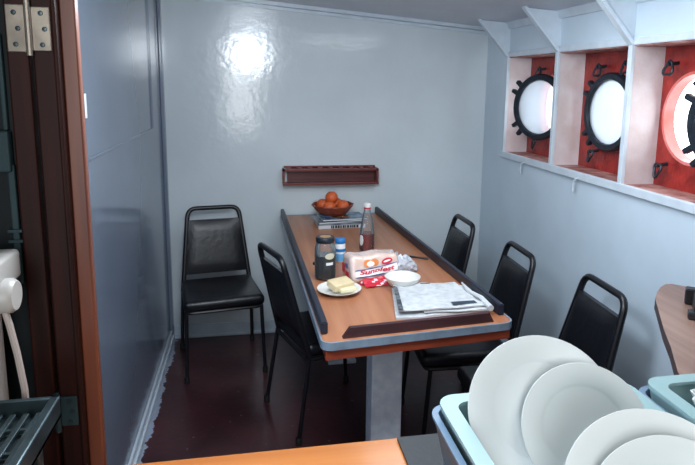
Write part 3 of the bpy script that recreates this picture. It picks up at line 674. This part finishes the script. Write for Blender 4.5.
# ---------------------------------------------------------------- plates and tubs on the counter
def tub(x0, x1, y0, y1, z0, z1, lab):
    t = thing('dish_tub', lab, 'tub', ((x0+x1)/2, (y0+y1)/2, z0), group='plastic tubs on the counter'); hx, hy = (x1-x0)/2, (y1-y0)/2; h = z1-z0
    def shell(o_, r_, dz0, dz1, th, m_, name, lip, par=t):
        b_ = NB(); loops = []
        P_ = [(o_+.02, dz0), (o_+.0, dz1-.008), (o_-lip, dz1-.004), (o_-lip, dz1), (o_+th, dz1), (o_+th+.02, dz0+th)]
        for ins, zz in P_: loops.append([b_.verts.new((x, y, zz)) for x, y in rrect(-hx+ins, hx-ins, -hy+ins, hy-ins, max(.006, r_-ins), 5)])
        n = len(loops[0])
        for a in range(len(loops)-1):
            for k in range(n): b_.faces.new((loops[a][k], loops[a][(k+1) % n], loops[a+1][(k+1) % n], loops[a+1][k]))
        b_.faces.new(loops[0][::-1]); b_.faces.new(loops[-1]); return obj(name, b_, m_, par, True)
    shell(.0, .03, 0, h-.012, .006, M['tub'], 'outer_tub', .004)
    shell(.010, .035, .014, h+.004, .004, M['mint'], 'inner_tray', .003)
    # broad mint flange of inner tray
    b_ = NB(); a = rrect(-hx+.006, hx-.006, -hy+.006, hy-.006, .03, 5); c = rrect(-hx+.030, hx-.030, -hy+.030, hy-.030, .02, 5); n = len(a)
    lo = [[b_.verts.new((x, y, zz)) for x, y in pl] for pl, zz in ((a, h+.003), (a, h+.008), (c, h+.008), (c, h+.003))]
    for q in range(4):
        for k in range(n): b_.faces.new((lo[q][k], lo[q][(k+1) % n], lo[(q+1) % 4][(k+1) % n], lo[(q+1) % 4][k]))
    obj('flange', b_, M['mint'], t, True)
    return t
tub(.268, .607, .40, .84, 1.0065, 1.115, 'blue grey tub with mint liner holding the white plates')
tub(.6185, .97, .40, .832, 1.0005, 1.119, 'mint lined tub at right photo edge beside the plates')
def plate(c, n, R, lab, roll=0):
    t = thing('dinner_plate', lab, 'plate', c, group='white plates in the tub'); n = Vector(n).normalized()
    q = Vector((0, 0, 1)).rotation_difference(n); t.rotation_mode = 'QUATERNION'; t.rotation_quaternion = q
    bm = NB(); k = R/.113
    lathe(bm, [(0, -.006), (.062*k, -.006), (.068*k, -.004), (.078*k, .001), (.109*k, .005), (.113*k, .007), (.1125*k, .0085), (.108*k, .008), (.080*k, .0035), (.074*k, 0), (.070*k, -.002), (0, -.003)], 72); obj('dish', bm, M['plate'], t, True); return t
def tow(c): return Vector((0, 0, 1.6))-Vector(c)
def tilt(c, az, el): return (math.cos(el)*math.sin(az), -math.cos(el)*math.cos(az), math.sin(el))
R2 = math.radians
PN, PN3 = (-.2, -.8, .5), (-.25, -.72, .65)
plate((.4115, .7525, 1.1300), PN, .1085, 'large white plate standing at the back of the tub')
plate((.458, .7134, 1.121), PN, .0901, 'smaller white plate in the middle, leaning against the large one')
plate((.453, .5473, 1.122), PN3, .109, 'white plate leaning at the front of the tub, rear of the front group')
plate((.459, .5159, 1.113), PN3, .102, 'white plate lying on the front group, nearest the camera')
# fluted white bowl
bm = NB(); fl = lambda a, z: 1+.05*math.cos(16*a)*(z/.05)
lathe(bm, [(.03, 0), (.032, .003), (.045, .03), (.056, .055), (.054, .055), (.042, .03), (.028, .008), (0, .006)], 64, wob=fl)
o = obj('fluted_bowl', bm, M['plate'], None, True); o.scale = (1.3, 1.3, 1.25); o.location = (.722, .71, 1.066); tag(o, 'white bowl with scalloped rim in the right tub', 'bowl')

# ---------------------------------------------------------------- shelf by the right wall
pts_s = [(1.50, 1.60), (1.42, 1.685), (1.385, 1.722), (1.36, 1.722), (1.325, 1.695), (1.281, 1.653), (1.235, 1.60), (1.203, 1.547), (1.150, 1.46), (1.097, 1.373), (1.04, 1.27), (.965, 1.148), (.90, 1.0), (1.50, 1.0)]
bm = NB(); prism(bm, pts_s, .918, .95); bmesh.ops.bevel(bm, geom=bm.edges[:], offset=.003, segments=2, affect='EDGES')
for f in bm.faces:
    if f.normal.z < .5: f.material_index = 1
sf = thing('wooden_shelf', 'worn brown wooden shelf with rounded end by porthole wall at right', 'shelf', (1.3, 1.3, 0))
for v in bm.verts: v.co -= Vector((1.3, 1.3, 0))
obj('board', bm, [M['shelf'], M['shelf_edge']], sf)
bm = NB(); box(bm, .17, .2, -.28, .2, .0, .918, .003); obj('support_panel', bm, M['shelf_edge'], sf)
bk = thing('clip_device', 'black angular metal clip with bright top on wooden shelf at right edge', 'clip', (1.335, 1.44, .9505), math.radians(-37))
bm = NB(); box(bm, -.075, .09, -.075, .085, .0, .045, .006, 2); box(bm, -.09, -.06, -.085, -.045, 0, .022, .004, 1); box(bm, -.095, -.06, .05, .085, 0, .05, .004, 1); obj('body', bm, M['knife'], bk)
bm = NB(); box(bm, -.06, .09, .03, .08, .046, .062, .004, 2); obj('bright_bar', bm, M['steel_dark'], bk)
bm = NB(); tube(bm, [(-.05, -.06, .05), (.0, -.02, .055), (.08, -.01, .055)], .007, 8); obj('lever', bm, M['knife'], bk)

# ---------------------------------------------------------------- left: drip tray and white appliance
TX0, TX1, TY0, TY1, TZ0 = -.52, -.252, .645, .80, 1.19
dt = thing('drip_tray', 'metal drip tray with slotted grid at lower left corner', 'tray', (-.40, .72, .9855))
def dl(name, x0, x1, y0, y1, z0, z1, m_, bev=.002):
    b_ = NB(); box(b_, x0+.40, x1+.40, y0-.72, y1-.72, z0-.9855, z1-.9855, bev); return obj(name, b_, m_, dt)
dl('base_plate', TX0, TX1, TY0, TY1, TZ0-.03, TZ0-.022, M['steel_dark'])
bm = NB(); 
for (a, b4, c, d) in ((TX0, TX1, TY0, TY0+.006), (TX0, TX1, TY1-.006, TY1), (TX0, TX0+.006, TY0, TY1), (TX1-.012, TX1, TY0, TY1)): box(bm, a+.40, b4+.40, c-.72, d-.72, TZ0-.03-.9855, TZ0-.9855, .002)
obj('rim', bm, M['steel_dark'], dt)
bm = NB()
for k in range(16):
    x = TX0+.012+k*.0155; box(bm, x+.40, x+.0075+.40, TY0+.012-.72, TY1-.02-.72, TZ0-.016-.9855, TZ0-.011-.9855, .001)
for yy in (TY0+.05, TY0+.1): box(bm, TX0+.40, TX1-.01+.40, yy-.72, yy+.005-.72, TZ0-.019-.9855, TZ0-.014-.9855)
obj('grid', bm, M['steel_dark'], dt)
for x in (TX0+.02, TX1-.03):
    for y in (TY0+.015, TY1-.02): dl('foot', x-.008, x+.008, y-.008, y+.008, .9857, TZ0-.03, M['steel_dark'])
ap = thing('white_appliance', 'white plastic kitchen appliance with round knob and hanging cord at left edge', 'appliance', (-.39, .855, .9855))
def al(name, fnb, m_, sm=True):
    b_ = NB(); fnb(b_); [setattr(v, 'co', v.co-Vector((-.39, .855, .9855))) for v in b_.verts]; return obj(name, b_, m_, ap, sm)
al('head', lambda b_: box(b_, -.46, -.3205, .812, .898, 1.325, 1.366, .006, 3), M['appliance'])
al('body', lambda b_: box(b_, -.455, -.347, .815, .895, .9857, 1.327, .012, 3), M['appliance'])
al('knob', lambda b_: tube(b_, [(-.345, .835, 1.318), (-.312, .835, 1.318), (-.3065, .835, 1.318)], [.023, .023, .019], 24), M['appliance'])
al('cord', lambda b_: tube(b_, [(-.322, .83, 1.305), (-.316, .828, 1.28), (-.309, .826, 1.24), (-.303, .824, 1.19), (-.303, .824, 1.12), (-.312, .826, 1.02), (-.33, .83, .995)], .0045, 8), M['cord'])
